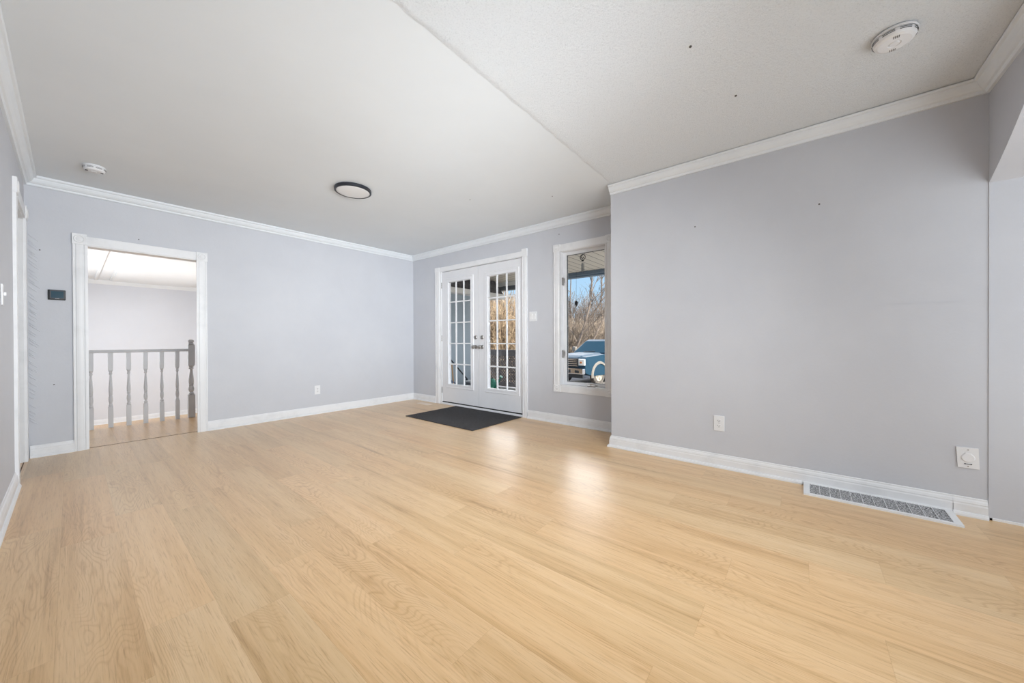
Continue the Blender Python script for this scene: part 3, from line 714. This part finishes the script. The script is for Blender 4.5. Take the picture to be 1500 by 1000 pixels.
# lattice railing at the porch edge
lr = empty('lattice_railing', (6.36, 5.15, -.10), 'dark weathered lattice railing at the porch edge', 'railing')
Y0_, Y1_ = -1.0, 1.05
b = BM(); box(b, -.045, .045, Y0_, Y1_, .83, .875); box(b, -.02, .02, Y0_, Y1_, .73, .83); link('top_rail', b, M['lattice'], lr)
b = BM(); box(b, -.02, .02, Y0_, Y1_, .03, .12); link('bottom_rail', b, M['lattice'], lr)
b = BM(); rnd = random.Random(5); st = .074
Zb, Zt = .10, .75; H = Zt-Zb
for s, xo in ((1, -.006), (-1, .006)):
    t = Y0_-H
    while t < Y1_:
        a0 = max(t, Y0_); a1 = min(t+H, Y1_)
        if a1 > a0:
            za0, za1 = (Zb+(a0-t), Zb+(a1-t)) if s == 1 else (Zt-(a0-t), Zt-(a1-t))
            hw = .019
            v = [b.verts.new((xo+dx, yy, zz)) for dx in (-.005, .005) for yy, zz in ((a0, za0-hw), (a1, za1-hw), (a1, za1+hw), (a0, za0+hw))]
            for f in ((0, 1, 2, 3), (7, 6, 5, 4), (0, 4, 5, 1), (1, 5, 6, 2), (2, 6, 7, 3), (3, 7, 4, 0)): b.faces.new([v[i] for i in f])
        t += st
link('lattice_panel', b, M['lattice'], lr)
for y in (Y0_, Y1_): 
    b = BM(); box(b, -.045, .045, y-.045, y+.045, 0, .93, .004); link('post', b, M['lattice'], lr)
for y in (-1.2, 3.95-.2):
    pass
b = BM(); box(b, 6.40, 6.52, -.4, -.28, -.10, 2.28, .004); struct(link('porch_post', b, M['white_out']))
# small things on the porch
hr = empty('stair_handrail', (4.6, 5.18, -.10), 'thin dark metal handrail sloping down against the wing wall', 'handrail')
b = BM(); tube(b, [(-.45, .05, 1.10), (.0, .04, .70), (.39, .04, .33)], .014, 8); link('rail_bar', b, M['black_metal'], hr)
for x, z in ((.39, .33), (-.45, 1.10)):
    b = BM(); box(b, x-.014, x+.014, .026, .054, 0, z); link('post', b, M['black_metal'], hr)
sh = empty('leaning_pole', (4.72, 5.30, -.10), 'slender varnished wooden pole standing against the wing wall', 'pole')
b = BM(); tube(b, [(0, 0, 0), (.0, .02, .30), (.0, .06, .62)], .012, 8); link('shaft', b, M['woodpole'], sh)
b = BM(); box(b, -.09, .09, -.012, .012, 0, .05, .003); link('foot', b, M['black_plastic'], sh)
bx = empty('storage_bin', (5.08, 5.06, -.10), 'grey plastic bin with a lid by the foot of the metal handrail', 'bin')
b = BM(); prism(b, [(-.13, 0), (.13, 0), (.16, .27), (-.16, .27)], (0, -.12, 0), (1, 0, 0), (0, 0, 1), (0, 1, 0), .24); link('tub', b, M['greybox'], bx)
b = BM(); box(b, -.17, .17, -.14, .14, .27, .30, .006); box(b, -.05, .05, -.02, .02, .30, .315, .004); link('lid', b, mat('pale_grey_lid', (.4, .42, .44), .5), bx)
nb = empty('navy_jug', (4.42, 5.04, -.10), 'small navy blue jug at the base of the wing wall', 'jug')
b = BM(); lathe(b, [(0, 0), (.06, 0), (.07, .02), (.07, .22), (.05, .28), (.02, .32), (.02, .36), (0, .36)], (0, 0, 0), (0, 0, 1), 20); link('bottle', b, M['navy'], nb)
b = BM(); tube(b, [(.02, 0, .33), (.09, 0, .31), (.10, 0, .22), (.07, 0, .16)], .01, 8); link('handle', b, M['navy'], nb)
gc = empty('watering_can', (5.42, 4.96, -.10), 'green plastic watering can on the porch by the lattice railing', 'watering can')
b = BM(); lathe(b, [(0, 0), (.115, 0), (.12, .02), (.105, .24), (.085, .29), (.07, .31), (.06, .31), (.06, .28), (0, .28)], (0, 0, 0), (0, 0, 1), 24); link('body', b, M['green'], gc)
b = BM(); tube(b, [(.0, -.10, .10), (.0, -.19, .22), (.0, -.26, .34)], .022, 10, .012); cyl(b, (0, -.25, .33), (0, -.285, .37), .015, .035, 14); link('spout', b, M['green'], gc)
b = BM(); tube(b, [(0, .06, .29), (0, .02, .38), (0, .08, .40), (0, .15, .30), (0, .12, .12)], .012, 8); link('handle', b, M['green'], gc)
b = BM(); box(b, -.55, .55, -.05, .05, 0, .05, .004); o = link('white_board', b, M['snowwhite']); o.location = (5.55, 4.35, -.10); o.rotation_euler = (0, 0, .35); tag(o, 'white painted board lying on the porch deck', 'board')
# wind chime, hanging ornament
wc = empty('wind_chime', (5.0, 2.64, 2.35), 'black scrollwork wind chime hanging from the porch ceiling', 'wind chime')
b = BM()
tube(b, [(0, 0, 0), (0, 0, -.03)], .002, 5)
tube(b, [(-.02*math.sin(t)*.0, .043*math.sin(t), -.073+.043*math.cos(t)) for t in [2*PI*k/24 for k in range(25)]], .006, 6)
tube(b, [(0, (.033-.004*k/2)*math.sin(k*.45), -.073+(.033-.004*k/2)*math.cos(k*.45)) for k in range(15)], .005, 6)
link('scroll', b, M['black_metal'], wc)
b = BM(); lathe(b, [(0, 0), (.02, 0), (.018, -.014), (0, -.018)], (0, 0, -.118), (0, 0, 1), 14); link('hub', b, M['black_metal'], wc)
for k in range(4):
    a = k*PI/2+.3; x, y = .018*math.cos(a), .018*math.sin(a)
    b = BM(); cyl(b, (x, y, -.165), (x, y, -.165-.12-.015*k), .005, n=8); cyl(b, (x*.5, y*.5, -.13), (x, y, -.165), .001, n=4); link('chime_tube', b, M['greybox'], wc)
ho = empty('hanging_ornament', (6.30, 3.47, 2.35), 'small dark ornament on a thin line below the porch beam', 'ornament')
b = BM(); cyl(b, (0, 0, 0), (0, 0, -.58), .0022, n=5); link('line', b, M['black_metal'], ho)
b = BM(); lathe(b, [(0, 0), (.018, -.012), (.03, -.03), (.034, -.06), (.026, -.09), (.01, -.115), (0, -.12)], (0, 0, -.57), (0, 0, 1), 14); tube(b, [(0, 0, -.60), (.0, -.05, -.62)], .012, 8, .004); link('figure', b, M['black_metal'], ho)

# ---- pickup truck
def truck():
    t = empty('pickup_truck', (13.26, 7.78, GZ+.012), 'dark blue pickup truck with chrome bumper parked beyond the porch', 'truck', None, math.radians(170))
    W = 1.0
    def bev(o, w_):
        m = o.modifiers.new('bevel', 'BEVEL'); m.width = w_; m.segments = 3; m.limit_method = 'ANGLE'; m.angle_limit = .5; return o
    # lower body side silhouette: x backwards negative from front bumper 0
    def side(bm, pts, y0, y1): prism(bm, pts, (0, y0, 0), (1, 0, 0), (0, 0, 1), (0, 1, 0), y1-y0)
    def archpts(cx, r, z0, n=12): return [(cx+r*math.cos(a), z0+r*math.sin(a)) for a in [PI*k/n for k in range(n+1)]]
    R_ = .50; fx_, rx_ = -.98, -4.66; zc = .42
    low = [(-.14, .52), (-.08, .62), (-.06, 1.10), (-.16, 1.20), (-1.55, 1.30), (-5.85, 1.34), (-5.88, .55)]
    a1 = [(p[0], max(p[1], .42)) for p in archpts(rx_, R_, zc)]; a2 = [(p[0], max(p[1], .42)) for p in archpts(fx_, R_, zc)]
    low = low+a1[::-1]+a2[::-1]
    b = BM(); side(b, low, -W, W); bmesh.ops.triangulate(b, faces=[f for f in b.faces if len(f.verts) > 4])
    # hood crown and fenders taper
    for v in b.verts:
        if v.co.x > -.3: v.co.y *= .93
    bev(link('body', b, M['truck'], t), .035)
    b = BM(); v = []
    for x, z, y in ((-.10, 1.16, .70), (-.30, 1.255, .74), (-1.0, 1.315, .76), (-1.60, 1.345, .78)):
        v.append([b.verts.new((x, yy*y, z-(.03 if abs(yy) == 1 else 0)-(0 if abs(yy) < .9 else .04))) for yy in (-1, -.72, 0, .72, 1)])
    for A, B in zip(v, v[1:]):
        for i in range(4): b.faces.new((A[i], A[i+1], B[i+1], B[i]))
    bot = [[b.verts.new((q.co.x, q.co.y, 1.10)) for q in (r[0], r[-1])] for r in v]
    for i in range(3):
        b.faces.new((v[i][0], v[i+1][0], bot[i+1][0], bot[i][0])); b.faces.new((v[i][4], v[i+1][4], bot[i+1][1], bot[i][1]))
    b.faces.new([*v[0], bot[0][1], bot[0][0]]); b.faces.new([*v[3], bot[3][1], bot[3][0]])
    link('hood', b, M['truck'], t)
    # cab (greenhouse)
    def loft(bm, secs):
        r = [[bm.verts.new(p) for p in s] for s in secs]
        for A, B in zip(r, r[1:]):
            for i in range(len(A)): bm.faces.new((A[i], A[(i+1) % len(A)], B[(i+1) % len(A)], B[i]))
        bm.faces.new(r[0]); bm.faces.new(r[-1][::-1])
    b = BM(); loft(b, [[(-1.50, -.93, 1.30), (-1.50, .93, 1.30), (-4.05, .93, 1.32), (-4.05, -.93, 1.32)], [(-2.28, -.76, 1.86), (-2.28, .76, 1.86), (-3.80, .76, 1.86), (-3.80, -.76, 1.86)], [(-2.45, -.70, 1.93), (-2.45, .70, 1.93), (-3.65, .70, 1.93), (-3.65, -.70, 1.93)]])
    bev(link('cab', b, M['truck'], t), .07)
    b = BM(); q = .012
    v = [b.verts.new(p) for p in ((-1.56+q, -.82, 1.345), (-1.56+q, .82, 1.345), (-2.24+q, .69, 1.835), (-2.24+q, -.69, 1.835))]
    w_ = [b.verts.new(x.co+Vector((-.03, 0, -.02))) for x in v]
    for f in ((0, 1, 2, 3), (7, 6, 5, 4), (0, 4, 5, 1), (1, 5, 6, 2), (2, 6, 7, 3), (3, 7, 4, 0)): b.faces.new([(v+w_)[i] for i in f])
    link('windscreen', b, M['tint'], t)
    for s in (-1, 1):
        for xa, xb, xc, xd in ((-1.80, -2.75, -2.72, -2.36), (-2.85, -3.90, -3.72, -2.82)):
            b = BM()
            v = [b.verts.new(p) for p in ((xa, s*.905, 1.38), (xb, s*.905, 1.38), (xc, s*.787, 1.80), (xd, s*.787, 1.80))]
            w_ = [b.verts.new(x.co+Vector((0, s*-.03, 0))) for x in v]
            for f in ((0, 1, 2, 3), (7, 6, 5, 4), (0, 4, 5, 1), (1, 5, 6, 2), (2, 6, 7, 3), (3, 7, 4, 0)): b.faces.new([(v+w_)[i] for i in f])
            link('side_window', b, M['tint'], t)
        b = BM(); box(b, -1.98, -1.82, s*1.0, s*1.20, 1.36, 1.58, .03); tube(b, [(-1.9, s*.92, 1.38), (-1.9, s*1.05, 1.44)], .025, 8); link('mirror', b, M['arch'], t)
        # headlamp
        b = BM(); box(b, -.16, -.015, s*.62, s*.93, .86, 1.12, .02); hl = link('headlamp', b, M['lamp_glass'], t)
        b = BM(); box(b, -.05, -.005, s*.70, s*.80, .94, 1.02, .008); link('indicator', b, M['orange'], hl)
        b = BM(); box(b, -.10, .005, s*.58, s*.615, .84, 1.14, .01); link('lamp_surround', b, M['black_plastic'], hl)
        # fender flares
        for cx, nm in ((fx_, 'fender_flare'), (rx_, 'fender_flare')):
            b = BM(); n = 14
            A = [[b.verts.new((cx+rr*math.cos(a), s*yy, zc+rr*math.sin(a))) for rr, yy in ((.485, 1.03), (.56, 1.035), (.59, .99), (.485, .95))] for a in [PI*(k/n)*1.1-.05*PI for k in range(n+1)]]
            for P_, Q_ in zip(A, A[1:]):
                for i in range(4): b.faces.new((P_[i], P_[(i+1) % 4], Q_[(i+1) % 4], Q_[i]))
            b.faces.new(A[0]); b.faces.new(A[-1][::-1])
            link(nm, b, M['arch'], t)
    # grille
    b = BM(); box(b, -.12, -.02, -.58, .58, .78, 1.14, .02); g_ = link('grille_panel', b, M['black_plastic'], t)
    b = BM()
    for z in (.84, .92, 1.00, 1.08): box(b, -.04, .005, -.55, .55, z-.014, z+.014, .004)
    link('grille_bars', b, M['chrome'], g_)
    # bumper
    b = BM(); box(b, -.10, .10, -.92, .92, .50, .74, .03); bp_ = link('front_bumper', b, M['chrome'], t)
    b = BM(); box(b, -.05, .05, -.90, .90, .34, .50, .02); link('air_dam', b, M['black_plastic'], bp_)
    for s in (-1, 1):
        b = BM(); box(b, .08, .108, s*.52, s*.74, .56, .66, .01); link('fog_lamp', b, M['black_plastic'], bp_)
    b = BM(); box(b, .08, .112, -.30, .30, .54, .68, .005); link('plate_recess', b, M['black_plastic'], bp_)
    # wheels
    for cx in (fx_, rx_):
        for s in (-1, 1):
            b = BM(); lathe(b, [(.24, -.11), (.36, -.12), (.395, -.09), (.40, -.05), (.40, .05), (.395, .09), (.36, .12), (.24, .11)], (cx, s*.86, .40), (0, 1, 0), 32)
            wl = link('wheel', b, M['tyre'], t)
            b = BM(); lathe(b, [(0, -.02), (.24, -.02), (.24, .10), (.22, .10), (.21, .05), (0, .04)], (cx, s*.86, .40), (0, s, 0), 24)
            for k in range(6):
                a = 2*PI*k/6; u = Vector((math.cos(a), 0, math.sin(a))); c0 = Vector((cx, s*.86+s*.07, .40))
                tube(b, [c0+u*.03, c0+u*.13, c0+u*.22], .030, 6, .034)
            cyl(b, (cx, s*.86+s*.05, .40), (cx, s*.86+s*.10, .40), .06, n=14)
            link('rim', b, M['alloy'], wl)
    b = BM(); tube(b, [(-1.55, -.3, 1.37), (-1.60, .30, 1.40)], .012, 6); link('wiper', b, M['black_plastic'], t)
    return t
truck()

# ---- bare trees
def tree(loc, paths, seed, label, twig=3, mtl='bark', cat='tree', group=None, density=1.0, spread=.9):
    rnd = random.Random(seed); b = BM()
    def branch(p, d, L, r, depth):
        n = 4; pts = [p.copy()]; q = p.copy(); dd = d.copy()
        for i in range(n):
            dd = (dd+Vector((rnd.uniform(-.14, .14), rnd.uniform(-.14, .14), rnd.uniform(-.04, .14)))).normalized()
            q = q+dd*(L/n); pts.append(q.copy())
        tube(b, pts, r, 4 if depth < 2 else 3, r*.45)
        if depth <= 0: return
        for i in range(int(rnd.randint(3, 5)*density)):
            t_ = rnd.uniform(.25, 1); k = min(int(t_*n), n-1); pp = pts[k].lerp(pts[k+1], t_*n-k)
            nd = (dd+Vector((rnd.uniform(-1, 1), rnd.uniform(-1, 1), rnd.uniform(-.1, .8)))*spread).normalized()
            branch(pp, nd, L*rnd.uniform(.45, .7), max(r*.48, .006), depth-1)
    for pts, r in paths:
        P = [Vector(p) for p in pts]; tube(b, P, r, 7, r*.4)
        for i in range(1, len(P)):
            d = (P[i]-P[i-1]).normalized(); seg = (P[i]-P[i-1]).length
            for k in range(int(3*density)):
                t_ = rnd.random(); pp = P[i-1].lerp(P[i], t_)
                nd = (d*.7+Vector((rnd.uniform(-1, 1), rnd.uniform(-1, 1), rnd.uniform(0, .7)))*.8).normalized()
                branch(pp, nd, rnd.uniform(.9, 1.9), r*.35, twig)
    o = link('bare_tree', b, M[mtl]); o.location = loc
    return tag(o, label, cat, group)
def W_(px, py, D):
    """a direction in the yard and a distance, as a ground-plan point with height"""
    v = F+R2*((px-750)/FPX)+U2*((500-py)/FPX); return Vector((0, 0, 1))+v*D
tree((18.6, 10.62, GZ), [([(0, 0, 0), (.35, -.2, 1.4), (.85, -.5, 2.9), (1.1, -.75, 4.3), (1.15, -.85, 6.2)], .10), ([(.85, -.5, 2.9), (1.5, -1.0, 3.9), (2.4, -1.6, 5.4)], .06)], 21, 'leaning forked bare tree behind the pickup, left of the two', 2)
tree((18.9, 10.1, GZ), [([(0, 0, 0), (.5, -.3, 1.5), (1.2, -.75, 3.0), (2.0, -1.3, 4.5), (2.8, -1.8, 6.2)], .085)], 22, 'slim bare tree leaning right behind the pickup', 2)
LB = ['upright bare tree seen at the right edge of the window', 'tall bare tree past the brush between window and doors', 'bare tree seen through the right french door', 'bare tree beyond the lattice railing, nearest the wing roof', 'distant bare tree seen left of the leaning pair in the window']
for i, (px, D, h, sd) in enumerate(((884, 25, 7.5, 31), (815, 27, 8, 32), (745, 24, 6.2, 33), (722, 23, 5.0, 34), (838, 29, 8.0, 35))):
    p = W_(px, 500, D); p.z = 0
    tree((p.x, p.y, GZ), [([(0, 0, 0), (.1, .05, h*.3), (-.05, .15, h*.6), (.1, .1, h)], .09)], sd, LB[i], 2, density=1.3)
# dense brush nobody could count
def brush(name, seed, rmin, rmax, n, hmin, hmax, a0, a1, label, thick=.02, mtl='brush'):
    rnd = random.Random(seed); b = BM()
    for i in range(n):
        a = math.radians(rnd.uniform(a0, a1)); r = rnd.uniform(rmin, rmax); x, y = r*math.sin(a), r*math.cos(a)
        h = rnd.uniform(hmin, hmax)
        d = Vector((rnd.gauss(0, .17), rnd.gauss(0, .17), 1)); p = Vector((x, y, GZ)); t = rnd.uniform(.5, 1.2)*thick
        q1 = p+d*h*.5; q2 = q1+Vector((d.x*1.5+rnd.uniform(-.3, .3), d.y*1.5+rnd.uniform(-.3, .3), 1))*h*.5
        tube(b, [p, q1, q2], t, 3, t*.4)
        for k in range(6):
            s = p.lerp(q1, rnd.uniform(.4, 1)) if k % 2 else q1.lerp(q2, rnd.uniform(0, .8))
            e = s+Vector((rnd.uniform(-.6, .6), rnd.uniform(-.6, .6), rnd.uniform(.1, .8)))*h*.28
            tube(b, [s, e], t*.6, 3, t*.25)
    o = link(name, b, M[mtl]); tag(o, label, 'brush', None, 'stuff'); return o
brush('dry_brush_thicket', 41, 22.8, 27, 6500, 1.6, 3.5, 40, 80, 'tangled tan dry brush thicket beyond the driveway', .020, 'brush_dull')
brush('tall_bare_thicket', 42, 28, 33, 3200, 3.0, 6.0, 38, 82, 'taller greyish bare thicket behind the dry brush', .020, 'bark')
brush('near_brush', 43, 11, 15, 1700, 1.6, 3.6, 40, 53.5, 'golden dry brush right behind the lattice railing', .016)
